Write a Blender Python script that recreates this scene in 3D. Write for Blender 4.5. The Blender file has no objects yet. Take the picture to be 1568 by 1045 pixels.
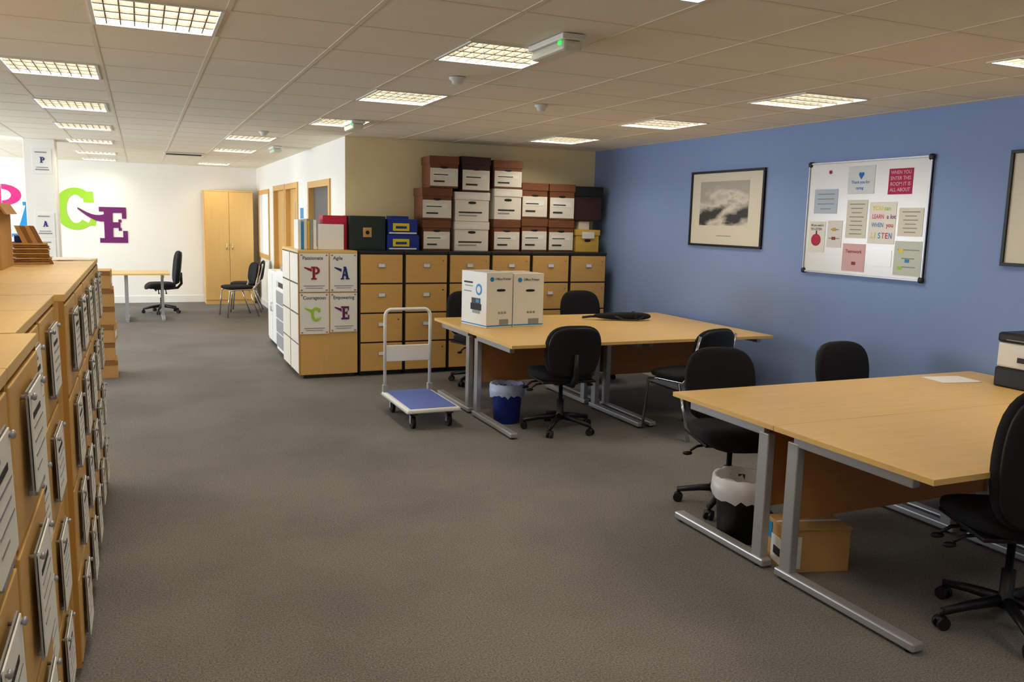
import bpy, bmesh, math, random
from mathutils import Vector, Matrix
random.seed(4)
scene=bpy.context.scene
scene.view_settings.view_transform='Standard'
scene.view_settings.look='None'
COL=bpy.context.collection

# ---------------------------------------------------------------- materials
def srgb(c):
    return tuple(((v/255)/12.92 if v/255<=.04045 else (((v/255)+.055)/1.055)**2.4) for v in c)+(1,)
MATS={}
def mat(name,rgb,rough=.6,metal=0,var=.0,vscale=8,stretch=(1,1,1),bump=0,bscale=200,emit=0,spec=.4):
    if name in MATS: return MATS[name]
    m=bpy.data.materials.new(name);m.use_nodes=True
    nt=m.node_tree;b=nt.nodes['Principled BSDF']
    c=srgb(rgb)
    b.inputs['Roughness'].default_value=rough;b.inputs['Metallic'].default_value=metal
    b.inputs['Specular IOR Level'].default_value=spec
    tc=nt.nodes.new('ShaderNodeTexCoord')
    mp=nt.nodes.new('ShaderNodeMapping');mp.inputs['Scale'].default_value=stretch
    nt.links.new(tc.outputs['Object'],mp.inputs['Vector'])
    nz=nt.nodes.new('ShaderNodeTexNoise');nz.inputs['Scale'].default_value=vscale;nz.inputs['Detail'].default_value=4
    nt.links.new(mp.outputs[0],nz.inputs['Vector'])
    mx=nt.nodes.new('ShaderNodeMixRGB')
    v=max(var,.015)
    mx.inputs[1].default_value=tuple(x*(1-v) for x in c[:3])+(1,)
    mx.inputs[2].default_value=tuple(min(1,x*(1+v)) for x in c[:3])+(1,)
    nt.links.new(nz.outputs['Fac'],mx.inputs[0]);nt.links.new(mx.outputs[0],b.inputs['Base Color'])
    if bump:
        n2=nt.nodes.new('ShaderNodeTexNoise');n2.inputs['Scale'].default_value=bscale
        nt.links.new(tc.outputs['Object'],n2.inputs['Vector'])
        bp=nt.nodes.new('ShaderNodeBump');bp.inputs['Strength'].default_value=bump;bp.inputs['Distance'].default_value=.004
        nt.links.new(n2.outputs['Fac'],bp.inputs['Height']);nt.links.new(bp.outputs[0],b.inputs['Normal'])
    if emit:
        b.inputs['Emission Color'].default_value=c;b.inputs['Emission Strength'].default_value=emit
    MATS[name]=m;return m

def carpet():
    m=bpy.data.materials.new('carpet');m.use_nodes=True;nt=m.node_tree;b=nt.nodes['Principled BSDF']
    b.inputs['Roughness'].default_value=.97;b.inputs['Specular IOR Level'].default_value=.1
    tc=nt.nodes.new('ShaderNodeTexCoord')
    n1=nt.nodes.new('ShaderNodeTexNoise');n1.inputs['Scale'].default_value=130;n1.inputs['Detail'].default_value=7;n1.inputs['Roughness'].default_value=.9
    n2=nt.nodes.new('ShaderNodeTexNoise');n2.inputs['Scale'].default_value=1.1;n2.inputs['Detail'].default_value=6
    for n in (n1,n2): nt.links.new(tc.outputs['Object'],n.inputs['Vector'])
    r=nt.nodes.new('ShaderNodeValToRGB');r.color_ramp.elements[0].position=.38;r.color_ramp.elements[1].position=.62
    r.color_ramp.elements[0].color=srgb((66,65,63));r.color_ramp.elements[1].color=srgb((156,152,147))
    nt.links.new(n1.outputs['Fac'],r.inputs[0])
    r2=nt.nodes.new('ShaderNodeValToRGB');r2.color_ramp.elements[0].position=.35;r2.color_ramp.elements[1].position=.6
    r2.color_ramp.elements[0].color=(.8,.8,.8,1);r2.color_ramp.elements[1].color=(1,1,1,1)
    nt.links.new(n2.outputs['Fac'],r2.inputs[0])
    mx=nt.nodes.new('ShaderNodeMixRGB');mx.blend_type='MULTIPLY';mx.inputs[0].default_value=1
    nt.links.new(r.outputs[0],mx.inputs[1]);nt.links.new(r2.outputs[0],mx.inputs[2]);nt.links.new(mx.outputs[0],b.inputs['Base Color'])
    bp=nt.nodes.new('ShaderNodeBump');bp.inputs['Strength'].default_value=.35;bp.inputs['Distance'].default_value=.003
    nt.links.new(n1.outputs['Fac'],bp.inputs['Height']);nt.links.new(bp.outputs[0],b.inputs['Normal'])
    return m
CARPET=carpet()
BLUE=mat('blue_paint',(138,164,214),.75,var=.02)
CREAM=mat('cream_paint',(250,236,190),.8,var=.02)
WHITEW=mat('white_paint',(242,240,232),.8)
TILE=mat('ceiling_tile',(246,238,218),.95,var=.04,vscale=3,bump=.2,bscale=150)
TBAR=mat('ceiling_tbar',(240,230,208),.7)
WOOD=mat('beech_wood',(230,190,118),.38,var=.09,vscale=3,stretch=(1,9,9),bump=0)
WOODV=mat('beech_wood_vertical',(218,174,104),.45,var=.09,vscale=3,stretch=(9,9,1))
WOODD=mat('beech_drawer',(218,172,100),.45,var=.09,vscale=3,stretch=(1.2,8,9))
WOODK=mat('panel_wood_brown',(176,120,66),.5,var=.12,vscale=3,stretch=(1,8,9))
EDGE=mat('wood_edge',(190,138,68),.5,var=.06)
DARK=mat('dark_frame',(38,36,36),.5)
BLACK=mat('black_plastic',(22,22,24),.45)
FABRIC=mat('black_fabric',(28,28,32),.95,var=.15,vscale=60,bump=.4,bscale=300)
SILVER=mat('silver_steel',(176,176,180),.35,metal=.5)
CHROME=mat('chrome',(200,200,205),.15,metal=1)
WHITE=mat('white_plastic',(235,235,230),.45)
PAPER=mat('paper_white',(240,238,232),.8)
GREYP=mat('grey_plastic',(150,150,152),.5)
BROWNC=mat('archive_brown',(118,72,42),.6,var=.3,vscale=4,stretch=(1,1,8))
WHITEC=mat('archive_white',(232,226,214),.75)
CARD=mat('cardboard',(200,156,98),.8,var=.06)
CARDD=mat('cardboard_dark',(150,108,62),.85,var=.08)
YELC=mat('yellow_card',(214,176,76),.7)
NAVY=mat('navy_box',(24,52,150),.5)
YEL=mat('bright_yellow',(240,220,40),.5)
RED=mat('crimson',(190,30,66),.55)
PURPLE=mat('purple_vinyl',(110,28,100),.5)
GREEN=mat('lime_vinyl',(160,214,50),.5)
PINK=mat('pink_vinyl',(222,40,130),.5)
SKYB=mat('cyan_vinyl',(30,140,205),.5)
NAVYV=mat('navy_vinyl',(30,50,120),.5)
MAROON=mat('maroon_vinyl',(150,26,60),.5)
TEXTM=mat('print_grey',(150,148,150),.8)
INK=mat('ink_dark',(50,48,55),.8)
BINB=mat('blue_bin_plastic',(40,66,176),.4)
LINER=mat('bin_liner',(205,205,210),.35)
PLATB=mat('platform_blue',(96,118,196),.6,var=.05)
BOARD=mat('whiteboard_surface',(236,238,240),.22,spec=.6)
MATC=mat('picture_mount',(226,222,206),.8)
GDOOR=mat('grey_door',(98,96,96),.6)
HEARTH=mat('heart_blue',(30,110,200),.6)
SAGE=mat('dark_green_box',(34,48,44),.6)
LEDG=mat('green_led',(40,230,90),.4,emit=1)
DIFF=mat('frosted_diffuser',(224,224,206),.3)
PANEL=mat('light_panel_glow',(255,245,225),.5,emit=18)
LOUV=mat('louvre_blade',(112,108,98),.5)
GLASS=mat('window_daylight_glass',(225,236,250),.1,emit=.9)

# ---------------------------------------------------------------- mesh builder
class B:
    def __init__(s,name):
        s.name=name;s.bm=bmesh.new();s.ms=[]
    def mi(s,m):
        if m not in s.ms: s.ms.append(m)
        return s.ms.index(m)
    def _set(s,faces,m,smooth=False):
        i=s.mi(m)
        for f in faces: f.material_index=i;f.smooth=smooth
    def box(s,a,b,m,bev=0,M=None):
        c=[(a[i]+b[i])/2 for i in range(3)];d=[abs(b[i]-a[i]) for i in range(3)]
        mt=Matrix.Translation(c)@Matrix.Diagonal((d[0],d[1],d[2],1))
        if M is not None: mt=M@mt
        r=bmesh.ops.create_cube(s.bm,size=1,matrix=mt)
        vs=r['verts'];fs=list({f for v in vs for f in v.link_faces})
        s._set(fs,m)
        if bev>0:
            es=list({e for v in vs for e in v.link_edges})
            r2=bmesh.ops.bevel(s.bm,geom=es,offset=min(bev,min(d)*.4),segments=2,affect='EDGES',profile=.5)
            s._set(r2['faces'],m)
    def quad(s,pts,m):
        f=s.bm.faces.new([s.bm.verts.new(p) for p in pts]);s._set([f],m);return f
    def prism(s,pts,ext,m):
        e=Vector(ext);v0=[s.bm.verts.new(p) for p in pts];v1=[s.bm.verts.new(Vector(p)+e) for p in pts]
        fs=[s.bm.faces.new(v0[::-1]),s.bm.faces.new(v1)]
        n=len(pts)
        for i in range(n): fs.append(s.bm.faces.new((v0[i],v0[(i+1)%n],v1[(i+1)%n],v1[i])))
        s._set(fs,m)
    def text(s,t,o,ux,uz,h,m,lift=.0012,wmax=None):
        cu=bpy.data.curves.new('tmp','FONT');cu.body=t;cu.size=1;cu.offset=.012;cu.resolution_u=3
        ob=bpy.data.objects.new('tmp',cu);COL.objects.link(ob);bpy.context.view_layer.update()
        ev=ob.evaluated_get(bpy.context.evaluated_depsgraph_get());me=ev.to_mesh()
        ux=Vector(ux);uz=Vector(uz);n=ux.cross(uz);k=h/.7
        w=max(v.co.x for v in me.vertices)*k;kx=k if not wmax or w<=wmax else k*wmax/w
        V=[s.bm.verts.new(Vector(o)+ux*v.co.x*kx+uz*v.co.y*k+n*lift) for v in me.vertices];fs=[]
        for p in me.polygons:
            try: fs.append(s.bm.faces.new([V[i] for i in p.vertices]))
            except ValueError: pass
        s._set(fs,m)
        ev.to_mesh_clear();bpy.data.objects.remove(ob);bpy.data.curves.remove(cu)
    def tube(s,pts,r,m,seg=10,cap=True,r2=None):
        P=[Vector(p) for p in pts];n=len(P)
        t0=(P[1]-P[0]).normalized()
        up=Vector((0,0,1)) if abs(t0.z)<.9 else Vector((1,0,0))
        nx=t0.cross(up).normalized()
        rings=[]
        for i in range(n):
            if i==0:t=(P[1]-P[0])
            elif i==n-1:t=P[-1]-P[-2]
            else:t=(P[i]-P[i-1]).normalized()+(P[i+1]-P[i]).normalized()
            t.normalize()
            nx=(nx-t*nx.dot(t)).normalized();ny=t.cross(nx)
            rr=r if r2 is None else r+(r2-r)*i/(n-1)
            rings.append([s.bm.verts.new(P[i]+(nx*math.cos(k*2*math.pi/seg)+ny*math.sin(k*2*math.pi/seg))*rr) for k in range(seg)])
        fs=[]
        for i in range(n-1):
            for k in range(seg):
                fs.append(s.bm.faces.new((rings[i][k],rings[i][(k+1)%seg],rings[i+1][(k+1)%seg],rings[i+1][k])))
        s._set(fs,m,True)
        if cap: s._set([s.bm.faces.new(rings[0][::-1]),s.bm.faces.new(rings[-1])],m)
    def lathe(s,prof,m,c=(0,0,0),seg=28,smooth=True):
        rings=[]
        for (r,z) in prof:
            rings.append([s.bm.verts.new((c[0]+r*math.cos(k*2*math.pi/seg),c[1]+r*math.sin(k*2*math.pi/seg),c[2]+z)) for k in range(seg)])
        fs=[]
        for i in range(len(rings)-1):
            for k in range(seg):
                fs.append(s.bm.faces.new((rings[i][k],rings[i][(k+1)%seg],rings[i+1][(k+1)%seg],rings[i+1][k])))
        s._set(fs,m,smooth)
        s._set([s.bm.faces.new(rings[0][::-1])],m);s._set([s.bm.faces.new(rings[-1])],m)
    def cushion(s,c,d,m,n=4,fn=None,M=None,cuts=7):
        N=cuts+1;V={};fs=[]
        def gv(t):
            key=tuple(t)
            if key not in V:
                u=[2*x/N-1 for x in t];k=(abs(u[0])**n+abs(u[1])**n+abs(u[2])**n)**(1/n)
                p=Vector((u[0]/k*d[0]/2,u[1]/k*d[1]/2,u[2]/k*d[2]/2))
                if fn: p=Vector(fn(p))
                p=p+Vector(c)
                V[key]=s.bm.verts.new(M@p if M is not None else p)
            return V[key]
        for ax in range(3):
            o=[k for k in range(3) if k!=ax]
            for side in (0,N):
                for i in range(N):
                    for j in range(N):
                        q=[]
                        for (x,y) in ((i,j),(i+1,j),(i+1,j+1),(i,j+1)):
                            t=[0,0,0];t[ax]=side;t[o[0]]=x;t[o[1]]=y;q.append(gv(t))
                        fs.append(s.bm.faces.new(q))
        s._set(fs,m,True)
    def done(s,loc=(0,0,0),rz=0):
        me=bpy.data.meshes.new(s.name)
        bmesh.ops.recalc_face_normals(s.bm,faces=s.bm.faces)
        s.bm.to_mesh(me);s.bm.free()
        for m in s.ms: me.materials.append(m)
        o=bpy.data.objects.new(s.name,me);COL.objects.link(o)
        o.location=loc;o.rotation_euler=(0,0,math.radians(rz));return o

def glyph(ch):
    Q=[]
    def r(a,b,c,d): Q.append([(a,b),(c,b),(c,d),(a,d)])
    def arc(cx,cy,rx,ry,wx,wy,a0,a1,n=16):
        for i in range(n):
            t0=math.radians(a0+(a1-a0)*i/n);t1=math.radians(a0+(a1-a0)*(i+1)/n)
            Q.append([(cx+rx*math.cos(t0),cy+ry*math.sin(t0)),(cx+rx*math.cos(t1),cy+ry*math.sin(t1)),
                      (cx+(rx-wx)*math.cos(t1),cy+(ry-wy)*math.sin(t1)),(cx+(rx-wx)*math.cos(t0),cy+(ry-wy)*math.sin(t0))])
    if ch=='E':
        r(.2,0,.48,1);r(.05,0,.2,.13);r(.05,.87,.2,1);r(.48,0,.95,.16);r(.48,.84,.92,1);r(.48,.42,.72,.58)
        r(.8,.16,.95,.34);r(.78,.68,.92,.84);r(.66,.34,.76,.42);r(.66,.58,.76,.66)
    if ch=='C':
        arc(.5,.5,.5,.5,.28,.16,48,312,26)
        Q.append([(.70,.66),(.94,.66),(.92,.92),(.66,.90)]);Q.append([(.78,.12),(.95,.10),(.98,.30),(.84,.26)])
    if ch=='P':
        r(.18,0,.44,1);r(.04,0,.18,.12);r(.44,0,.6,.12);r(.04,.88,.18,1);arc(.46,.7,.46,.3,.24,.14,-90,90,14)
    if ch=='A':
        Q.append([(.1,0),(.3,0),(.56,1),(.4,1)]);Q.append([(.62,0),(.92,0),(.62,1),(.4,1)]);r(.25,.28,.7,.42)
        r(0,0,.4,.1);r(.55,0,1,.1);r(.3,.9,.6,1)
    return Q
def put_glyph(b,ch,o,ux,uz,w,h,m,thick=.002):
    ux=Vector(ux);uz=Vector(uz);n=ux.cross(uz)
    for k,q in enumerate(glyph(ch)):
        pts=[Vector(o)+ux*(x*w)+uz*(y*h)+n*(thick+.00002*k) for x,y in q]
        b.quad(pts,m)

# ---------------------------------------------------------------- room
CZ=2.5;XR=5.08;YB=9.15;XC=2.03;YF=16.7;XL=-4.5;YN=-2.6
b=B('floor');b.box((XL-.1,YN-.1,-.1),(XR+.1,YF+.1,0),CARPET);b.done()
b=B('wall_right');b.box((XR,YN-.1,0),(XR+.12,YB+.12,CZ+.12),BLUE);b.done()
b=B('wall_alcove');b.box((XC+.12,YB,0),(XR,YB+.12,CZ+.12),CREAM);b.done()
b=B('wall_back');b.box((XL-.1,YF,0),(XC+.12,YF+.12,CZ+.12),WHITEW);b.done()
b=B('wall_front');b.box((XL-.1,YN-.12,0),(XR,YN,CZ+.12),WHITEW);b.done()
def wall_with_holes_x(name,x0,x1,y0,y1,holes,m,endm=None):
    b=B(name);ys=sorted({y0,y1}|{h[0] for h in holes}|{h[1] for h in holes})
    for i in range(len(ys)-1):
        a,c=ys[i],ys[i+1];mid=(a+c)/2;hh=[h for h in holes if h[0]<mid<h[1]]
        if not hh: b.box((x0,a,0),(x1,c,CZ+.12),m)
        else:
            h=hh[0]
            if h[2]>0:b.box((x0,a,0),(x1,c,h[2]),m)
            b.box((x0,a,h[3]),(x1,c,CZ+.12),m)
    if endm: b.box((x0,y0-.002,0),(x1,y0,CZ+.12),endm)
    return b.done()
HC=[(9.95,11.25,0,2.02),(12.15,13.15,0,2.05),(13.3,14.4,0,2.05),(15.05,16.35,.93,2.02)]
wall_with_holes_x('wall_corridor',XC,XC+.12,YB,YF,HC,WHITEW,CREAM)
HL=[(2.0,5.4,.9,2.1),(8.5,11.8,.9,2.1),(12.4,16.0,.9,2.1)]
wall_with_holes_x('wall_left',XL-.12,XL,YN,YF,HL,WHITEW)
for i,h in enumerate(HL):
    b=B('window_%d'%(i+1))
    y0,y1,z0,z1=h
    for (a,c) in (((XL-.09,y0,z0),(XL-.03,y1,z0+.05)),((XL-.09,y0,z1-.05),(XL-.03,y1,z1))): b.box(a,c,WHITE)
    n=3
    for k in range(n+1):
        yy=y0+(y1-y0-.05)*k/n;b.box((XL-.09,yy,z0+.05),(XL-.03,yy+.05,z1-.05),WHITE)
    b.done()
def door(i,h,leaf,leafmat):
    y0,y1,z0,z1=h;b=B('door_%d'%i)
    for (a,c) in (((XC-.02,y0-.05,0),(XC,y0+.03,z1+.06)),((XC-.02,y1-.03,0),(XC,y1+.05,z1+.06)),((XC-.02,y0+.03,z1-.02),(XC,y1-.03,z1+.06)),
                  ((XC,y0,0),(XC+.12,y0+.03,z1)),((XC,y1-.03,0),(XC+.12,y1,z1)),((XC,y0+.03,z1-.02),(XC+.12,y1-.03,z1))):
        b.box(a,c,WOODV)
    b.box((XC+.05,y0+.03,0.005),(XC+.09,y1-.03,z1-.02),leafmat)
    if leaf: 
        b.tube([(XC+.05,y0+.12,1.0),(XC+.0,y0+.12,1.0),(XC+.0,y0+.24,1.0)],.01,CHROME)
        b.box((XC+.045,y0+.35,1.2),(XC+.05,y0+.5,1.85),GREYP)
    b.done()
door(1,HC[0],False,GDOOR);door(2,HC[1],True,WOODV);door(3,HC[2],True,WOODV)
b=B('window_4');y0,y1,z0,z1=HC[3]
for (a,c) in (((XC-.02,y0-.05,z0-.06),(XC,y0+.02,z1+.06)),((XC-.02,y1-.02,z0-.06),(XC,y1+.05,z1+.06)),((XC-.02,y0+.02,z1-.02),(XC,y1-.02,z1+.06)),((XC-.02,y0+.02,z0-.06),(XC,y1-.02,z0+.02))): b.box(a,c,WOODV)
b.box((XC+.06,y0,z0),(XC+.07,y1,z1),GLASS);b.done()
b=B('baseboard_right');b.box((XR-.015,YN,0),(XR,YB,.1),WHITE);b.done()
b=B('baseboard_back');b.box((XL,YF-.015,0),(XC,YF,.12),WHITE);b.done()
b=B('baseboard_corridor')
for a,c in ((9.62,9.9),(11.3,12.1),(14.45,16.68)): b.box((XC-.015,a,0),(XC,c,.1),WHITE)
b.done()

L=[(-.17,.36,3.90,4.47),(-.72,-.2,5.7,6.3),(-.74,-.22,7.65,8.3),(-.76,-.24,9.6,10.2),(-.8,-.28,11.6,12.2),(-.84,-.3,13.9,14.5),(-.86,-.34,15.7,16.3),
   (1.48,2.0,3.93,4.48),(1.48,2.0,5.7,6.3),(1.48,1.93,7.6,8.2),(.91,1.43,9.8,10.4),(.95,1.47,11.9,12.5),(.94,1.46,15.4,16.0),
   (1.48,2.0,2.27,2.83),(3.88,4.43,4.29,4.86),(3.86,4.4,5.98,6.56),(3.84,4.37,7.75,8.4),(3.93,4.45,2.5,3.08),
   (-.17,.36,2.1,2.67),(-.17,.36,.3,.87),(1.48,2.0,.4,.97),(3.93,4.45,.7,1.28),(3.93,4.45,-1.2,-.62),(1.48,2.0,-1.4,-.83),
   (-2.9,-2.36,3.9,4.5),(-2.9,-2.36,7.5,8.1),(-2.9,-2.36,11.6,12.2),(-2.9,-2.36,1,1.6)]
b=B('ceiling')
xs=sorted({XL-.1,XR+.1}|{l[0] for l in L}|{l[1] for l in L});ys=sorted({YN-.1,YF+.1}|{l[2] for l in L}|{l[3] for l in L})
for i in range(len(xs)-1):
    for j in range(len(ys)-1):
        mx,my=(xs[i]+xs[i+1])/2,(ys[j]+ys[j+1])/2
        if any(l[0]<mx<l[1] and l[2]<my<l[3] for l in L): continue
        b.quad([(xs[i],ys[j],CZ),(xs[i],ys[j+1],CZ),(xs[i+1],ys[j+1],CZ),(xs[i+1],ys[j],CZ)],TILE)
b.quad([(XL-.1,YN-.1,CZ+.13),(XR+.1,YN-.1,CZ+.13),(XR+.1,YF+.1,CZ+.13),(XL-.1,YF+.1,CZ+.13)],TILE)
gx=[-.18-.55*k for k in range(0,8)]+[.37,.92,1.47,2.02]+[2.02+.6*k for k in range(1,6)]
gy=[3.9+.6*k for k in range(-11,22)]
def segs(lo,hi,cut):
    out=[];p=lo
    for a,c in sorted(cut):
        if a>p: out.append((p,a))
        p=max(p,c)
    if p<hi: out.append((p,hi))
    return out
for x in gx:
    if XL<x<XR:
        y1=YF if x<XC else YB
        for a,c in segs(YN,y1,[(l[2],l[3]) for l in L if l[0]-.015<x<l[1]+.015]): b.box((x-.011,a,CZ-.002),(x+.011,c,CZ),TBAR)
for y in gy:
    if YN<y<YF:
        x1=XR if y<YB else XC
        for a,c in segs(XL,x1,[(l[0],l[1]) for l in L if l[2]-.015<y<l[3]+.015]): b.box((a,y-.011,CZ-.0015),(c,y+.011,CZ),TBAR)
b.done()
for l in L:
    b=B('recessed_ceiling_light');x0,x1,y0,y1=l;w=.016
    b.box((x0,y0,CZ-.006),(x0+w,y1,CZ+.075),WHITE);b.box((x1-w,y0,CZ-.006),(x1,y1,CZ+.075),WHITE)
    b.box((x0+w,y0,CZ-.006),(x1-w,y0+w,CZ+.075),WHITE);b.box((x0+w,y1-w,CZ-.006),(x1-w,y1,CZ+.075),WHITE)
    b.quad([(x0+w,y0+w,CZ+.06),(x0+w,y1-w,CZ+.06),(x1-w,y1-w,CZ+.06),(x1-w,y0+w,CZ+.06)],PANEL)
    for k in range(1,4):
        yy=y0+(y1-y0)*k/4;b.box((x0+w,yy-.009,CZ),(x1-w,yy+.009,CZ+.03),LOUV)
    for k in range(1,9):
        xx=x0+(x1-x0)*k/9;b.box((xx-.003,y0+w,CZ+.002),(xx+.003,y1-w,CZ+.025),LOUV)
    b.done()
for (x,y) in ((1.78,4.95),(2.73,5.76),(1.2,9.2)):
    b=B('smoke_detector');b.lathe([(.05,0),(.05,-.012),(.035,-.02),(.03,-.038),(.012,-.045)],WHITE,(x,y,CZ-.003));b.done()
for (x,y) in ((1.83,3.72),(1.8,7.75),(1.6,11.2)):
    b=B('emergency_light');b.box((x-.06,y-.19,CZ-.03),(x+.06,y+.19,CZ-.003),WHITE,.006);b.box((x-.05,y-.18,CZ-.075),(x+.05,y+.18,CZ-.03),DIFF,.015)
    b.box((x-.056,y-.16,CZ-.05),(x-.05,y-.13,CZ-.035),LEDG);b.done()
b=B('air_vent');b.box((.34,13.2,CZ-.02),(.88,13.5,CZ-.003),WHITE,.004)
for k in range(5): b.box((.37,13.22+.055*k,CZ-.026),(.85,13.24+.055*k,CZ-.02),DARK)
b.done()
b=B('structural_column');b.box((-1.28,12,0),(-.94,12.34,CZ),WHITEW,.004)
for (z0,z1,ch,m) in ((2.08,2.38,'P',NAVYV),(1.3,1.6,'A',NAVYV),(.98,1.28,'C',SKYB)):
    b.box((-1.19,11.994,z0),(-.98,12,z1),PAPER);put_glyph(b,ch,(-1.11,11.99,z0+.13),(1,0,0),(0,0,1),.06,.07,m)
    b.box((-1.16,11.992,z0+.04),(-1.01,11.994,z0+.055),TEXTM);b.box((-1.16,11.992,z1-.05),(-1.03,11.994,z1-.035),TEXTM)
    b.box((-1.15,11.992,z0+.07),(-1.02,11.994,z0+.08),TEXTM)
b.done()

b=B('wall_letters')
yy=YF
put_glyph(b,'E',(-.69,yy,1.08),(1,0,0),(0,0,1),.5,.63,PURPLE,.012)
put_glyph(b,'C',(-1.36,yy,1.30),(1,0,0),(0,0,1),.66,.73,GREEN,.008)
put_glyph(b,'P',(-2.42,yy,1.45),(1,0,0),(0,0,1),.62,.6,PINK,.006)
put_glyph(b,'A',(-2.02,yy,1.16),(1,0,0),(0,0,1),.62,.6,SKYB,.01)
for i in range(6):
    t0,t1=i/6,(i+1)/6
    f=lambda t:(-1.0+.42*t,1.68-.17*math.sin(t*math.pi*.6));h=lambda t:.015+.05*t
    (x0,z0),(x1,z1)=f(t0),f(t1)
    b.quad([(x0,yy-.014,z0-h(t0)),(x1,yy-.014,z1-h(t1)),(x1,yy-.014,z1+h(t1)),(x0,yy-.014,z0+h(t0))],PURPLE)
b.done()

# ---------------------------------------------------------------- filing cabinets
def cabinet(name,w,d,h,loc,rz,style):
    b=B(name);body=DARK if style=='row' else WOODV
    b.box((0.001,.02,.04),(w-.001,d,h-.025),body)
    b.box((.02,.05,0),(w-.02,d-.03,.04),DARK)
    b.box((0.001,0.0 if style!='row' else .004,h-.025),(w-.001,d,h),DARK if style=='row' else WOOD,.002)
    if style!='row':
        b.box((.001,.004,.04),(.011,.02,h-.025),EDGE);b.box((w-.011,.004,.04),(w-.001,.02,h-.025),EDGE)
    n=4;z0=.045;dh=(h-.03-z0)/n;g=.016
    for k in range(n):
        a=z0+k*dh+g/2;c=z0+(k+1)*dh-g/2
        b.box((.017,.0,a),(w-.017,.02,c),WOODD if style!='corner' else WHITEC,.0025)
        b.box((.012,.012,c-.004),(w-.012,.019,c+g+.002),DARK)
        cx=w/2
        if style=='row':
            zz=c-.11
            b.box((cx-.04,-.008,zz-.022),(cx+.04,.0,zz+.022),SILVER,.003)
            b.box((cx-.033,-.011,zz-.016),(cx+.030,-.008,zz+.016),PAPER)
            b.tube([(w-.06,0,c-.06),(w-.06,-.006,c-.06)],.008,CHROME)
        elif style=='left':
            zt=c-.035
            j=random.uniform(-.01,.01);pw=random.choice((.19,.20,.21));ph=random.choice((.20,.22,.23))
            b.prism([(cx-pw/2+j,-.018,zt),(cx+pw/2+j,-.018,zt),(cx+pw/2+j,-.022,zt-ph),(cx-pw/2+j,-.022,zt-ph)],(0,.003,0),PAPER)
            for q,(wd,hh) in enumerate(((.12,.012),(.15,.005),(.13,.005),(.15,.005),(.08,.005))):
                zq=zt-.045-.028*q;yq=-.018-.004*(zt-zq)/ph
                b.box((cx-pw/2+j+.02,yq-.0012,zq-hh),(cx-pw/2+j+.02+wd,yq,zq),INK if q==0 else TEXTM)
            b.prism([(cx-pw/2-.006,-.013,zt+.003),(cx+pw/2+.006,-.013,zt+.003),(cx+pw/2+.006,-.017,zt-ph-.005),(cx-pw/2-.006,-.017,zt-ph-.005)],(0,.003,0),GREYP)
            b.box((cx-.06,-.02,zt-ph-.02),(cx+.06,-.0,zt-ph-.008),SILVER,.003)
            for sx in (-1,1):
                b.tube([(cx+sx*(pw/2-.01),.0,zt-.01),(cx+sx*(pw/2-.01),-.022,zt-.01)],.005,SILVER,10)
                b.cushion((cx+sx*(pw/2-.01),-.024,zt-.01),(.016,.010,.016),SILVER,n=2,cuts=3)
    return b.done(loc,rz)
for i,(x0,x1) in enumerate(((2.035,2.51),(2.515,3.0),(3.005,3.49),(3.495,3.975),(3.98,4.46),(4.465,4.94))):
    cabinet('filing_cabinet',x1-x0,.6,1.305,(x0,8.53,0),0,'row')
for y in (9.05,9.56): cabinet('filing_cabinet',.5,.6,1.305,(1.42,y-.0,0),-90,'corner')
LH=1.37
for k in range(5): cabinet('filing_cabinet',.476,.6,LH,(-.24,3.15+.48*k,0),90,'left')
for k in range(2): cabinet('filing_cabinet',.476,.57,LH,(-.27,2.185+.48*k,0),90,'left')
for k in range(5): cabinet('filing_cabinet',.476,.6,LH,(-.225,-.225+.48*k,0),90,'left')
for k in range(5): cabinet('filing_cabinet',.476,.6,LH,(-1.46,3.15+.48*(k+1)-.004,0),-90,'plain')
for k in range(2): cabinet('filing_cabinet',.476,.6,LH,(-1.46,2.185+.48*(k+1)-.004,0),-90,'plain')
for k in range(3): cabinet('filing_cabinet',.476,.6,LH,(-1.46,.74+.48*(k+1)-.004,0),-90,'plain')

def poster(x0,z0,x1,z1,ch,m,title):
    b=B('letter_poster');y=8.545
    b.box((x0,y-.004,z0),(x1,y,z1),PAPER)
    w=x1-x0;h=z1-z0
    b.text(title,(x0+.03,y-.004,z1-.062),(1,0,0),(0,0,1),.034,INK,wmax=w-.06)
    b.box((x0+.04,y-.006,z0+.055),(x1-.04,y-.004,z0+.063),TEXTM);b.box((x0+.06,y-.006,z0+.034),(x1-.06,y-.004,z0+.041),TEXTM)
    put_glyph(b,ch,(x0+w*.38,y-.006,z0+h*.32),(1,0,0),(0,0,1),w*.34,h*.34,m,.003)
    b.quad([(x0+w*.16,y-.0075,z0+h*.62),(x0+w*.42,y-.0075,z0+h*.52),(x0+w*.42,y-.0075,z0+h*.6),(x0+w*.16,y-.0075,z0+h*.65)],m)
    for xx in (x0+.01,x1-.03):
        for zz in (z0+.008,z1-.025): b.box((xx,y-.006,zz),(xx+.02,y-.004,zz+.015),GREYP)
    b.done()
poster(1.435,.89,1.725,1.275,'P',MAROON,'Passionate');poster(1.74,.89,2.015,1.275,'A',NAVYV,'Agile')
poster(1.435,.46,1.725,.875,'C',GREEN,'Courageous');poster(1.74,.475,2.015,.875,'E',PURPLE,'Empowering')

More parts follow.
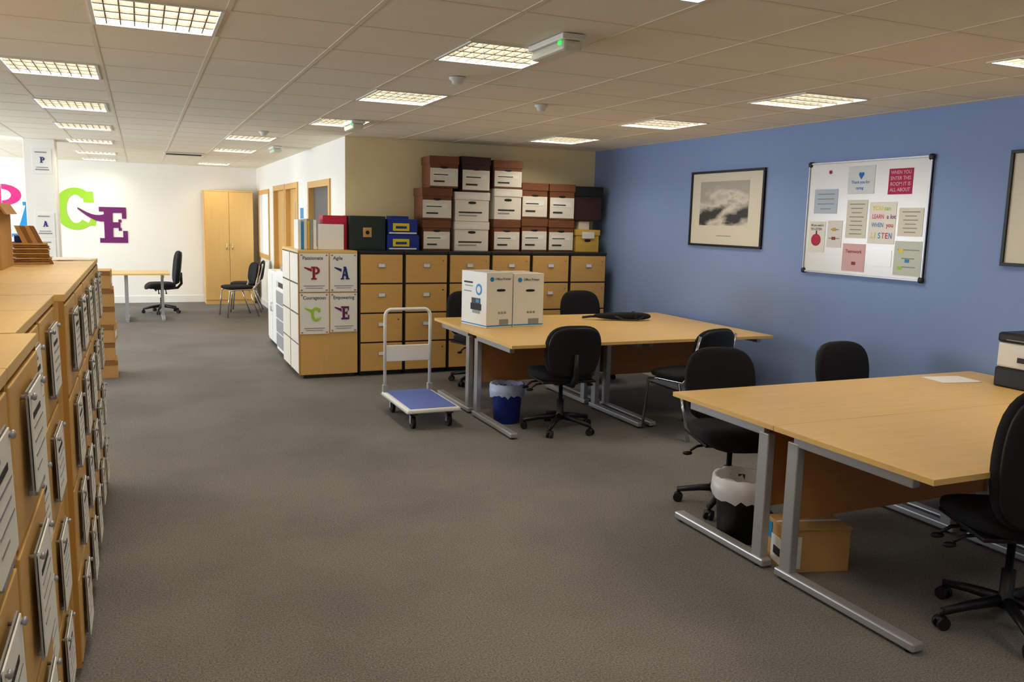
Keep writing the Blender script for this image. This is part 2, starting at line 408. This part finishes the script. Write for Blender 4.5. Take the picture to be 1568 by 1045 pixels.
# ---------------------------------------------------------------- archive boxes
def abox(x0,x1,z0,z1,y0=8.72,d=.38,white=False,rz=0,dark=False):
    b=B('archive_box');w=x1-x0;h=z1-z0-.004;m=WHITEC if white else BROWNC
    if dark:m=mat('archive_dark',(58,34,28),.6,var=.2)
    b.box((-w/2+.008,.008,0),(w/2-.008,d-.008,h-.03),m,.003)
    b.box((-w/2,0,h-.085),(w/2,d,h),m,.004)
    if not white:
        b.box((-w/2+.012,.003,.02),(w/2-.012,.008,h*.62),WHITEC)
        b.box((-w/2+.04,.001,h*.36),(w/2-.05,.003,h*.5),PAPER)
        b.box((-w/2+.05,.0,h*.40),(w/2-.12,.001,h*.43),INK);b.box((-w/2+.05,.0,h*.18),(w/2-.16,.003,h*.23),INK)
    else:
        b.box((-w/2+.05,.005,h*.28),(w/2-.09,.008,h*.33),INK);b.box((-w/2+.05,.005,h*.18),(w/2-.15,.008,h*.22),TEXTM)
        b.box((-w/2+.02,-.002,h-.07),(w/2-.15,0,h-.03),PAPER)
    b.cushion((0,.006,h*.64),(.09,.008,.028),BLACK,n=3,cuts=3)
    b.done(((x0+x1)/2,y0,z0),rz)
T=1.307
abox(2.77,3.09,T,1.64);abox(3.13,3.54,T,1.63,white=True);abox(3.59,3.92,T,1.66);abox(3.93,4.26,T,1.68);abox(4.27,4.60,T,1.67)
abox(2.76,3.10,1.64,1.98,rz=-3);abox(3.13,3.54,1.63,1.95,white=True);abox(3.59,3.93,1.66,2.0,white=True);abox(3.93,4.26,1.68,2.08,y0=8.73);abox(4.27,4.6,1.67,2.08)
abox(2.84,3.17,1.98,2.32,rz=-4);abox(3.2,3.55,1.95,2.33,rz=5,dark=True);abox(3.58,3.93,2.0,2.31)
b=B('yellow_archive_box');b.box((4.63,8.72,T),(4.93,9.06,1.56),YELC,.003);b.box((4.62,8.71,1.5),(4.94,9.07,1.565),YELC,.003);b.box((4.70,8.702,1.565-.1),(4.86,8.71,1.54),PAPER);b.cushion((4.78,8.719,1.44),(.08,.01,.03),BLACK,n=3,cuts=3)
b.box((4.70,8.8,1.565),(4.84,8.95,1.66),WHITEC,.003);b.done()
b=B('black_document_case');b.box((-.18,0,0),(.18,.3,.36),mat('dark_case',(60,34,34),.5),.02);b.box((-.19,-.006,.27),(.19,.31,.40),BLACK,.02)
b.tube([(-.07,-.0,.3),(-.07,-.03,.27),(.07,-.03,.27),(.07,0,.3)],.008,BLACK);b.done((4.79,8.76,1.664),-8)
b=B('paper_box_stack')
for k in range(2):
    z=T+.165*k;b.box((2.38+.01*k,8.72,z),(2.73-.02*k,9.02,z+.163),NAVY,.004);b.box((2.44,8.712,z+.04),(2.62,8.72,z+.12),YEL,.003);b.box((2.47,8.708,z+.065),(2.59,8.712,z+.09),NAVY);b.box((2.40,8.715,z+.01),(2.70,8.72,z+.025),PAPER)
b.box((2.43,8.75,T+.33),(2.62,8.95,T+.36),NAVY,.003);b.done()
b=B('lever_arch_box');b.box((1.98,8.72,T),(2.36,9.02,1.66),SAGE,.006);b.box((2.12,8.712,1.44),(2.21,8.72,1.54),CARD,.002);b.tube([(2.165,8.712,1.49),(2.165,8.704,1.49)],.02,BLACK);b.done()
b=B('document_folders')
x=1.46
for i,(w,h,m) in enumerate(((.03,.3,PAPER),(.025,.28,SKYB),(.03,.31,WHITEC),(.028,.29,YELC),(.03,.31,GREYP),(.03,.3,PAPER))):
    b.box((x,8.75,T),(x+w,9.0,T+h),m,.002);x+=w+.002
b.box((1.66,8.72,T),(1.92,8.78,T+.26),WHITE,.003);b.box((1.72,8.80,T),(1.97,9.0,T+.35),RED,.003)
b.done()

# ---------------------------------------------------------------- desks
def desk_cluster(x0,x1,ys,yn,yfar,seamx):
    H=.73
    for (ya,yb) in ((yn,ys-.002),(ys+.002,yfar)):
        near=ya==yn
        for (xa,xb) in ((x0,seamx-.0005),(seamx+.0005,x1)):
            b=B('office_desk')
            b.box((xa,ya,H-.025),(xb,yb,H),WOOD,.0015)
            yi=ys-.1 if near else ys+.1
            yo=yn+.12 if near else yfar-.12
            sg=-1 if near else 1
            for x in (xa+.055,xb-.055):
                b.box((x-.02,min(yi,yo),H-.075),(x+.02,max(yi,yo),H-.026),SILVER,.004)
                b.box((x-.022,yi-.035,.04),(x+.022,yi+.035,H-.06),SILVER,.005)
                yoo=yn+.04 if near else yfar-.04
                b.box((x-.03,min(yi-sg*.06,yoo),.012),(x+.03,max(yi-sg*.06,yoo),.05),SILVER,.008)
                for yy in (yi,yoo-sg*.04): b.tube([(x,yy,0),(x,yy,.014)],.02,BLACK)
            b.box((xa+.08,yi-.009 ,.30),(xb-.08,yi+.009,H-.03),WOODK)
            b.done()
desk_cluster(2.49,4.94,6.56,5.64,7.46,3.73)
desk_cluster(2.68,5.05,3.02,2.14,3.84,4.1)
b=B('far_desk')
b.box((-.95,13.7,.705),(.38,14.5,.73),WOOD,.003)
for x in (-.87,.28):
    b.box((x-.02,13.8,.655),(x+.02,14.4,.705),SILVER);b.box((x-.02,14.2,.04),(x+.02,14.28,.66),SILVER);b.box((x-.025,13.78,0),(x+.025,14.42,.04),SILVER,.006)
b.box((-.25,13.8,.04),(-.2,13.88,.7),SILVER);b.box((-.25,13.75,0),(-.2,14.4,.04),SILVER)
b.done()

# ---------------------------------------------------------------- chairs
def office_chair(loc,rz,back_h=.9,seat=.46,bw=.46,star=18):
    b=B('office_chair')
    for k in range(5):
        a=math.radians(star+72*k);c,s=math.cos(a),math.sin(a)
        b.tube([(.03*c,.03*s,.115),(.16*c,.16*s,.10),(.285*c,.285*s,.075)],.026,BLACK,8,r2=.016)
        px,py=.285*c,.285*s
        b.tube([(px,py,.05),(px,py,.09)],.01,BLACK,8)
        for o in (-.016,.016):
            ox,oy=-s*o,c*o
            b.tube([(px+ox+s*.008,py+oy-c*.008,.028),(px+ox-s*.008,py+oy+c*.008,.028)],.028,BLACK,14)
        b.cushion((px,py,.045),(.05,.05,.03),BLACK,n=2,cuts=3)
    b.lathe([(.04,.09),(.04,.13),(.028,.14),(.028,.25),(.016,.25),(.016,seat-.07)],BLACK)
    b.box((-.1,-.12,seat-.075),(.1,.12,seat-.04),BLACK,.01)
    for (sx,yy) in ((1,.05),(-1,-.05),(-1,.06)):
        b.tube([(sx*.1,yy,seat-.06),(sx*.22,yy+.01,seat-.075),(sx*.26,yy+.01,seat-.10)],.008,BLACK);b.cushion((sx*.275,yy+.01,seat-.115),(.06,.03,.025),BLACK,n=2,cuts=3)
    b.cushion((0,.02,seat),(.49,.47,.09),FABRIC,n=3.6,fn=lambda p:(p.x*(1-.10*max(0,-p.y)/.24),p.y,p.z-3.6*max(0,p.y-.12)**2+ .12*p.x*p.x))
    b.box((-.22,-.19,seat-.048),(.22,.20,seat-.028),BLACK,.006)
    b.tube([(0,-.1,seat-.06),(0,-.25,seat-.05),(0,-.31,seat+.02),(0,-.305,seat+.2)],.022,BLACK,10)
    bh=back_h-seat-.01
    zc=seat+.01+bh/2
    def bf(p):
        t=(p.z/(bh/2))
        wv=1-.10*max(0,t)**2-.08*max(0,-t)
        return (p.x*wv,p.y+.55*p.x*p.x-.03*t,p.z)
    b.cushion((0,-.255,zc),(bw,.075,bh),FABRIC,n=3.6,fn=bf,cuts=9)
    b.cushion((0,-.288,zc),(bw-.03,.04,bh*.94),BLACK,n=3.8,fn=bf,cuts=9)
    return b.done(loc,rz)
office_chair((3.02,5.86,0),-6,.875)
office_chair((4.3,7.76,0),175,.92)
office_chair((3.1,7.86,0),195,.92)
office_chair((3.13,3.88,0),162,.915,bw=.44,star=50)
office_chair((4.46,4.14,0),180,.87)
office_chair((3.29,2.23,0),-26,1.09,.48,.48,star=46)
office_chair((.28,14.95,0),95,1.02)

def tub_chair(loc,rz):
    b=B('meeting_chair')
    for sx in (-1,1):
        b.tube([(sx*.24,.24,.0),(sx*.235,.2,.42),(sx*.225,.1,.44),(sx*.22,-.16,.44),(sx*.22,-.22,.50),(sx*.2,-.29,.82)],.012,CHROME,10)
        b.tube([(sx*.225,-.12,.43),(sx*.24,-.26,0)],.012,CHROME,10)
    b.tube([(-.22,.1,.43),(.22,.1,.43)],.01,CHROME);b.tube([(-.22,-.12,.43),(.22,-.12,.43)],.01,CHROME)
    b.cushion((0,.02,.47),(.48,.46,.07),FABRIC,n=3.6)
    b.cushion((0,-.265,.70),(.44,.06,.34),FABRIC,n=3.2,fn=lambda p:(p.x,p.y+.5*p.x*p.x-.15*p.z,p.z))
    b.cushion((0,-.285,.70),(.42,.04,.32),BLACK,n=3.2,fn=lambda p:(p.x,p.y+.5*p.x*p.x-.15*p.z,p.z))
    return b.done(loc,rz)
tub_chair((3.97,5.50,0),12)
tub_chair((1.42,14.3,0),100);tub_chair((1.62,15.0,0),80)

# ---------------------------------------------------------------- platform trolley
b=B('platform_trolley')
x0,x1,y0,y1=1.85,2.29,6.16,6.95;z=.17
b.box((x0,y0,z-.035),(x1,y1,z),WHITE,.012);b.box((x0+.03,y0+.03,z),(x1-.03,y1-.03,z+.004),PLATB)
b.box((x0-.006,y0-.006,z-.032),(x1+.006,y1+.006,z-.02),mat('grey_bumper',(170,170,176),.6),.006)
for xx in (x0+.07,x1-.07):
    for yy in (y0+.1,y1-.1):
        b.box((xx-.03,yy-.035,z-.06),(xx+.03,yy+.035,z-.035),BLACK,.003)
        for s in (-1,1): b.box((xx+s*.02-.002,yy-.02,.04),(xx+s*.02+.002,yy+.02,z-.06),GREYP)
        b.tube([(xx-.014,yy,.05),(xx+.014,yy,.05)],.05,BLACK,18)
yh=y1-.04
pts=[(x0+.02,yh,z),(x0+.02,yh,.82)]
for k in range(1,6):
    a=math.pi-k*math.pi/12;pts.append((x0+.08+.06*math.cos(a),yh,.82+.06*math.sin(a)))
for k in range(0,6):
    a=math.pi/2-k*math.pi/12;pts.append((x1-.08+.06*math.cos(a),yh,.82+.06*math.sin(a)))
pts+=[(x1-.02,yh,.80),(x1-.02,yh,z)]
b.tube(pts,.014,WHITE,12)
b.box((x0+.025,yh-.01,.43),(x1-.025,yh+.01,.57),WHITE,.006)
for xx in (x0+.02,x1-.02): b.box((xx-.02,yh-.025,z),(xx+.02,yh+.025,z+.06),GREYP,.004)
b.done()

# ---------------------------------------------------------------- bins
def bin_(loc,m,liner,h=.3,r0=.1,r1=.135,fl=0):
    b=B('waste_bin')
    b.lathe([(r0,0),(r1,h),(r1+.008,h),(r1+.008,h-.012),(r1-.006,h-.02),(r0-.004,.01)],m)
    seg=36;rings=[]
    for j,(rr,zz) in enumerate(((r1-.02,h-.12),(r1-.004,h+.014),(r1+.012+fl*.5,h+.012),(r1+.016+fl,h-.05-fl),(r1+.012+fl*.4,h-.08-fl*2))):
        rings.append([b.bm.verts.new(((rr+random.uniform(-.003,.004)*(1+fl*60*(j>2)))*math.cos(k*2*math.pi/seg),(rr+random.uniform(-.003,.004)*(1+fl*60*(j>2)))*math.sin(k*2*math.pi/seg),zz+(random.uniform(-.02,.015) if j in(0,4) else random.uniform(-.006,.008)))) for k in range(seg)])
    fs=[]
    for i in range(4):
        for k in range(seg): fs.append(b.bm.faces.new((rings[i][k],rings[i][(k+1)%seg],rings[i+1][(k+1)%seg],rings[i+1][k])))
    b._set(fs,liner,True)
    return b.done(loc)
LB=mat('blue_liner_white',(170,185,225),.4)
bin_((2.72,6.24,0),BINB,LB,.31,.105,.13)
bin_((2.88,3.45,0),BLACK,LINER,.33,.115,.14,fl=.008)

b=B('cardboard_box')
b.box((0,0,0),(.33,.22,.22),CARD,.003);b.box((-.003,.03,.02),(0,.15,.15),PAPER);b.box((-.005,.05,.06),(-.003,.12,.10),INK);b.box((.0,.10,.22),(.33,.12,.221),PAPER)
b.box((-.003,.15,.12),(0,.20,.20),SKYB);b.box((.02,-.002,.02),(.08,0,.18),PAPER)
b.box((.0,-.02,.22),(.33,.01,.224),CARD)
b.done((2.78,2.99,0),-16)

def carton(loc,rz,w,d,h,pic):
    b=B('printer_carton');b.box((0,0,0),(w,d,h),WHITE,.003)
    b.box((.0,d*.47,h),(w,d*.53,h+.001),CARD)
    b.cushion((w*.55,.0,h*.68),(.09,.006,.022),BLACK,n=3,cuts=3)
    b.tube([(w*.2,.001,h*.88),(w*.2,-.002,h*.88)],.02,SKYB,16);b.text('Office Printer',(w*.32,-.001,h*.865),(1,0,0),(0,0,1),.02,INK,wmax=w*.62)
    b.box((0.003,-.0015,.012),(w-.003,0,.022),SKYB)
    for kx in range(3): b.box((w*.45+kx*.03,-.0015,h*.25),(w*.45+kx*.03+.02,0,h*.29),GREYP)
    b.box((w*.5,-.0015,h*.05),(w*.85,0,h*.15),GREYP)
    e=-.002
    b.box((e,.003,.012),(0,d-.003,.022),SKYB)
    if pic:
        b.box((e,d*.2,h*.30),(0,d*.62,h*.42),INK);b.box((e-.001,d*.24,h*.42),(0,d*.58,h*.52),BLACK);b.box((e-.002,d*.28,h*.44),(e,d*.4,h*.50),SKYB)
        b.box((e,d*.25,h*.24),(0,d*.55,h*.30),GREYP)
        b.tube([(0,d*.3,h*.68),(e,d*.3,h*.68)],.05,SKYB,20);b.tube([(0,d*.3,h*.68),(e-.001,d*.3,h*.68)],.03,PAPER,20)
        b.box((e,d*.55,h*.78),(0,d*.9,h*.81),INK);b.box((e,d*.55,h*.72),(0,d*.85,h*.74),GREYP);b.box((e,d*.6,h*.62),(0,d*.9,h*.64),GREYP)
    b.done(loc,rz)
carton((2.675,6.62,.731),10,.265,.42,.475,True)
carton((2.945,6.665,.731),4,.30,.38,.465,False)
b=B('black_umbrella_bag');b.cushion((0,0,.038),(.56,.12,.07),FABRIC,n=2.6,fn=lambda p:(p.x,p.y*(1+.5*p.x)+.015*math.sin(p.x*9),p.z*(1+.6*p.x)))
b.tube([(-.25,.0,.03),(-.30,.0,.03),(-.36,.015,.02),(-.38,-.01,.02)],.012,BLACK);b.tube([(-.1,-.05,.05),(0,-.10,.012),(.12,-.11,.012),(.2,-.05,.04)],.008,BLACK)
b.box((.1,-.066,.02),(.14,.070,.080),BLACK,.01);b.done((4.2,6.92,.732),-20)

b=B('desktop_printer')
b.box((0,0,0),(.34,.36,.12),BLACK,.012);b.box((.005,.005,.12),(.335,.355,.27),WHITE,.012);b.box((0,0,.27),(.34,.36,.33),BLACK,.015)
b.box((-.003,.06,.16),(.005,.22,.19),BLACK);b.box((.03,-.008,.04),(.31,.0,.09),DARK,.003);b.box((.05,-.06,.03),(.29,0,.04),BLACK,.003);b.box((.08,-.004,.285),(.26,0,.31),SKYB)
b.box((-.002,.1,.285),(0,.3,.29),GREYP)
b.done((4.715,3.07,.731),0)

# ---------------------------------------------------------------- wall art and whiteboard
def pic_mat(name):
    m=bpy.data.materials.new(name);m.use_nodes=True;nt=m.node_tree;b=nt.nodes['Principled BSDF'];b.inputs['Roughness'].default_value=.5
    tc=nt.nodes.new('ShaderNodeTexCoord');n=nt.nodes.new('ShaderNodeTexNoise');n.inputs['Scale'].default_value=6;n.inputs['Detail'].default_value=7
    mp=nt.nodes.new('ShaderNodeMapping');mp.inputs['Scale'].default_value=(1,.7,1.5);nt.links.new(tc.outputs['Object'],mp.inputs[0]);nt.links.new(mp.outputs[0],n.inputs['Vector'])
    sp=nt.nodes.new('ShaderNodeSeparateXYZ');nt.links.new(tc.outputs['Object'],sp.inputs[0])
    ab=nt.nodes.new('ShaderNodeMath');ab.operation='ADD';nt.links.new(sp.outputs['Z'],ab.inputs[0]);ab.inputs[1].default_value=.07
    a2=nt.nodes.new('ShaderNodeMath');a2.operation='ABSOLUTE';nt.links.new(ab.outputs[0],a2.inputs[0])
    mu=nt.nodes.new('ShaderNodeMath');mu.operation='MULTIPLY_ADD';nt.links.new(a2.outputs[0],mu.inputs[0]);mu.inputs[1].default_value=1.7;nt.links.new(n.outputs['Fac'],mu.inputs[2])
    r=nt.nodes.new('ShaderNodeValToRGB');e=r.color_ramp.elements;e[0].position=.5;e[0].color=srgb((48,46,46));e[1].position=.72;e[1].color=srgb((222,216,204))
    e2=e.new(.9);e2.color=srgb((176,172,164))
    nt.links.new(mu.outputs[0],r.inputs[0]);nt.links.new(r.outputs[0],b.inputs['Base Color']);return m
def framed(yc,zc,w,h,n):
    b=B('framed_picture');t=.022
    b.box((-.012,-w/2,-h/2),(0,w/2,h/2),MATC)
    for a,c in (((-.025,-w/2,h/2-t),(0,w/2,h/2)),((-.025,-w/2,-h/2),(0,w/2,-h/2+t)),((-.025,-w/2,-h/2+t),(0,-w/2+t,h/2-t)),((-.025,w/2-t,-h/2+t),(0,w/2,h/2-t))): b.box(a,c,BLACK,.002)
    b.quad([(-.0135,w*.36,-h*.22),(-.0135,-w*.31,-h*.22),(-.0135,-w*.31,h*.36),(-.0135,w*.36,h*.36)],pic_mat('cloud_print_%d'%n))
    b.box((-.0135,-w*.1,-h*.36),(-.012,w*.1,-h*.35),GREYP)
    b.done((XR-.001,yc,zc))
framed(6.575,1.81,1.09,.72,1);framed(3.17,1.805,1.1,.73,2)
b=B('whiteboard');Y0,Y1,Z0,Z1=5.49,4.30,1.29,2.175
X=XR-.002
b.box((X-.015,Y1,Z0),(X,Y0,Z1),BOARD)
t=.014
for a,c in (((X-.024,Y1,Z1-t),(X,Y0,Z1)),((X-.024,Y1,Z0),(X,Y0,Z0+t)),((X-.024,Y1,Z0+t),(X,Y1+t,Z1-t)),((X-.024,Y0-t,Z0+t),(X,Y0,Z1-t))): b.box(a,c,SILVER,.002)
for yy in (Y0,Y1):
    for zz in (Z0,Z1): b.cushion((X-.014,yy+(-.012 if yy==Y0 else .012),zz+(.012 if zz==Z0 else -.012)),(.03,.045,.045),DARK,n=3,cuts=3)
def loc(u,v):return (Y0+(Y1-Y0)*u,Z1-(Z1-Z0)*v)
def wt(s,u,v,h,m,wmax):
    y,z=loc(u,v);b.text(s,(X-.018,y,z),(0,-1,0),(0,0,1),h,m,wmax=wmax)
def note(u0,v0,u1,v1,m,lines=5,lm=TEXTM):
    ya=Y0+(Y1-Y0)*u0;yb=Y0+(Y1-Y0)*u1;za=Z1-(Z1-Z0)*v0;zb=Z1-(Z1-Z0)*v1
    b.box((X-.018,yb,zb),(X-.015,ya,za),m)
    hh=za-zb
    for k in range(lines):
        zt=za-hh*(k+1)/(lines+1);ins=random.uniform(.12,.28)*(ya-yb);b.box((X-.0188,yb+ins,zt-.004),(X-.018,ya-ins,zt+.003),lm)
NB=mat('note_blue',(190,206,226),.8);NP=mat('note_pink',(226,186,190),.8);NE=mat('note_beige',(228,226,212),.8);NR=mat('note_crimson',(180,34,86),.7);NT=mat('note_pinktext',(240,185,200),.8)
note(.07,.24,.28,.46,NB,4);note(.36,.05,.58,.29,mat('note_lightblue',(222,230,238),.8),0)
wt('Thank you for',.39,.20,.022,HEARTH,.2);wt('caring',.43,.25,.022,HEARTH,.2)
note(.69,.09,.87,.30,NR,0)
for k,s in enumerate(('WHEN YOU','ENTER THIS','ROOM IT IS','ALL ABOUT')): wt(s,.705,.135+.047*k,.026,NT,.18)
note(.37,.34,.54,.67,NE,8);note(.56,.36,.77,.71,PAPER,0);note(.79,.41,.97,.64,NE,6);note(.04,.53,.19,.81,PAPER,0);note(.21,.52,.34,.76,mat('note_white2',(232,230,228),.8),2)
note(.36,.72,.55,.96,NP,0);wt('Teamwork',.385,.80,.026,MAROON,.18);note(.78,.68,.99,.96,mat('note_teal',(205,216,206),.8),3);note(.57,.76,.76,.9,BOARD,0)
for (s,u,v,m) in (('YOU',.585,.43,YEL),('can',.675,.43,GREEN),('LEARN',.585,.50,PINK),('a lot',.70,.50,PURPLE),('WHEN',.585,.57,SKYB),('you',.70,.57,RED)): wt(s,u,v,.032,m,.11)
for k,ch in enumerate('LISTEN'): wt(ch,.585+.028*k,.665,.042,(YEL,GREEN,SKYB,PINK,RED,HEARTH)[k],.03)
y,z=loc(.11,.70);b.cushion((X-.018,y,z),(.006,.11,.1),RED,n=2,cuts=4);b.box((X-.021,y-.006,z+.045),(X-.018,y+.004,z+.075),INK)
wt('All you need is',.055,.575,.018,INK,.14);wt('TO LISTEN',.055,.61,.018,INK,.14)
y,z=loc(.47,.13);
for s in(-1,1): b.cushion((X-.018,y+s*.012,z+.008),(.005,.03,.03),HEARTH,n=2,cuts=3)
b.prism([(X-.020,y-.026,z+.004),(X-.020,y+.026,z+.004),(X-.020,y,z-.032)],(.002,0,0),HEARTH)
y,z=loc(.2,.09);b.cushion((X-.02,y,z),(.012,.03,.03),RED,n=2,cuts=3)
for (u,v,m) in ((.27,.6,YELC),(.27,.68,MAROON),(.83,.76,YEL),(.88,.84,SKYB),(.83,.9,GREEN),(.46,.89,MAROON)):
    y,z=loc(u,v);b.box((X-.0195,y-.02,z-.012),(X-.018,y+.02,z+.012),m)
b.done()
b=B('wall_notices')
b.box((XC-.004,11.45,1.5),(XC,11.65,1.8),PAPER);b.box((XC-.004,11.7,1.45),(XC,11.95,1.75),SKYB);b.box((XC-.004,11.45,1.15),(XC,11.65,1.42),PAPER);b.done()

b=B('wardrobe');x0,x1,y0,y1,h=1.05,1.90,16.2,16.66,2.06
b.box((x0,y0+.02,.0),(x1,y1,h-.02),WOODV);b.box((x0-.005,y0,h-.02),(x1+.005,y1,h),WOODV)
b.box((x0+.01,y0,.08),((x0+x1)/2-.003,y0+.02,h-.025),WOODV,.002);b.box(((x0+x1)/2+.003,y0,.08),(x1-.01,y0+.02,h-.025),WOODV,.002)
for xx in ((x0+x1)/2-.05,(x0+x1)/2+.05): b.tube([(xx,y0,1.1),(xx,y0-.03,1.1),(xx,y0-.03,1.0),(xx,y0,1.0)],.008,CHROME)
b.done()
b=B('photocopier')
b.box((1.46,9.72,.05),(1.98,10.32,.80),WHITE,.01);b.box((1.46,9.72,.86),(1.98,10.32,1.0),WHITE,.015);b.box((1.48,9.74,.80),(1.98,10.3,.86),DARK)
for k in range(4): b.box((1.45,9.75,.1+.17*k),(1.46,10.29,.25+.17*k),GREYP,.003)
b.box((1.50,9.76,0),(1.94,10.28,.05),DARK);b.box((1.50,9.76,1.0),(1.96,10.26,1.05),GREYP,.01);b.done()
b=B('low_cupboard');b.box((1.5,10.5,.05),(1.93,11.3,.95),WHITE,.006);b.box((1.52,10.52,0),(1.92,11.28,.05),DARK)
for k in range(2): b.box((1.49,10.52+.4*k,.08),(1.5,10.88+.4*k,.92),WHITE,.002);b.tube([(1.49,10.84+.08*k,.55),(1.47,10.84+.08*k,.55),(1.47,10.84+.08*k,.45),(1.49,10.84+.08*k,.45)],.005,CHROME)
b.done()
for k in range(6):
    b=B('storage_carton');dx=random.uniform(-.02,.02);z=.178*k
    b.box((-.2,-.2,0),(.2,.2,.175),CARD,.003);b.box((-.2,-.203,.13),(.2,-.2,.175),CARDD);b.cushion((0,-.202,.09),(.08,.008,.025),BLACK,n=3,cuts=3);b.box((.2,-.12,.04),(.202,.1,.1),PAPER)
    b.done((-.47+dx,9.3,z),random.uniform(-3,3))
b=B('cardboard_box');z=LH+.001
b.box((0,0,0),(.3,.36,.012),CARD)
for a,c in (((0,0,.012),(.3,.01,.3)),((0,.35,.012),(.3,.36,.3)),((0,.01,.012),(.01,.35,.3)),((.29,.01,.012),(.3,.35,.3))): b.box(a,c,CARD)
b.prism([(.29,0,.3),(.30,0,.3),(.33,.0,.25),(.32,0,.25)],(0,.36,0),CARD)
b.prism([(0,0,.3),(.3,0,.3),(.3,-.07,.25),(0,-.07,.25)],(0,0,.004),CARD)
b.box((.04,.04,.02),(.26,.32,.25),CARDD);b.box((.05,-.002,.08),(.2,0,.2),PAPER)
b.done((-.88,4.42,z),0)
b=B('paper_files')
for k in range(9):
    b.box((-.08,-.13,.012*k),(.08,.13,.012*k+.009),CARDD if k%2 else CARD,.002,Matrix.Rotation(math.radians(random.uniform(-9,9)),4,'Z'))
for k in range(4):
    b.prism([(.07-.022*k,-.12,.0),(.10-.022*k,-.12,.0),(.02-.022*k,-.12,.19),(-.0-.022*k,-.12,.19)],(0,.2,0),CARD if k%2 else CARDD)
b.box((-.07,-.1,.11),(.03,.1,.14),NAVY,.003)
b.done((-.53,5.02,z),8)
b=B('loose_papers');b.box((-.1,-.14,0),(.1,.14,.003),PAPER);b.box((-.1,-.14,.003),(.1,.14,.005),PAPER,0,Matrix.Rotation(.2,4,'Z'));b.done((-.38,5.37,z),10)
b=B('loose_papers');b.box((-.1,-.14,0),(.1,.14,.003),PAPER);b.done((4.62,3.64,.731),80)

# ---------------------------------------------------------------- lights & world
def area(name,loc,rot,sx,sy,power,col):
    l=bpy.data.lights.new(name,'AREA');l.shape='RECTANGLE';l.size=sx;l.size_y=sy;l.energy=power;l.color=col
    o=bpy.data.objects.new(name,l);COL.objects.link(o);o.location=loc;o.rotation_euler=rot
for i,h in enumerate(HL):
    area('daylight_%d'%i,(XL-.2,(h[0]+h[1])/2,1.5),(0,math.radians(-90),0),1.2,h[1]-h[0],(70,210,230)[i],(.82,.9,1))
w=bpy.data.worlds.new('world');scene.world=w;w.use_nodes=True
w.node_tree.nodes['Background'].inputs[0].default_value=(.75,.85,1,1);w.node_tree.nodes['Background'].inputs[1].default_value=.8

# ---------------------------------------------------------------- camera
p,y,r=[math.radians(v) for v in (8.15,23.81,1.44)]
f=Vector((math.sin(y)*math.cos(p),math.cos(y)*math.cos(p),-math.sin(p)))
rt=Vector((math.cos(y),-math.sin(y),0));up=rt.cross(f)
a=rt*math.cos(r)+up*math.sin(r);u=-rt*math.sin(r)+up*math.cos(r)
cd=bpy.data.cameras.new('camera');cam=bpy.data.objects.new('camera',cd);COL.objects.link(cam)
cd.sensor_width=36;cd.lens=1288.6/1568*36;cd.clip_start=.05
M=Matrix((a,u,-f)).transposed().to_4x4();M.translation=(0,0,1.65);cam.matrix_world=M
scene.camera=cam
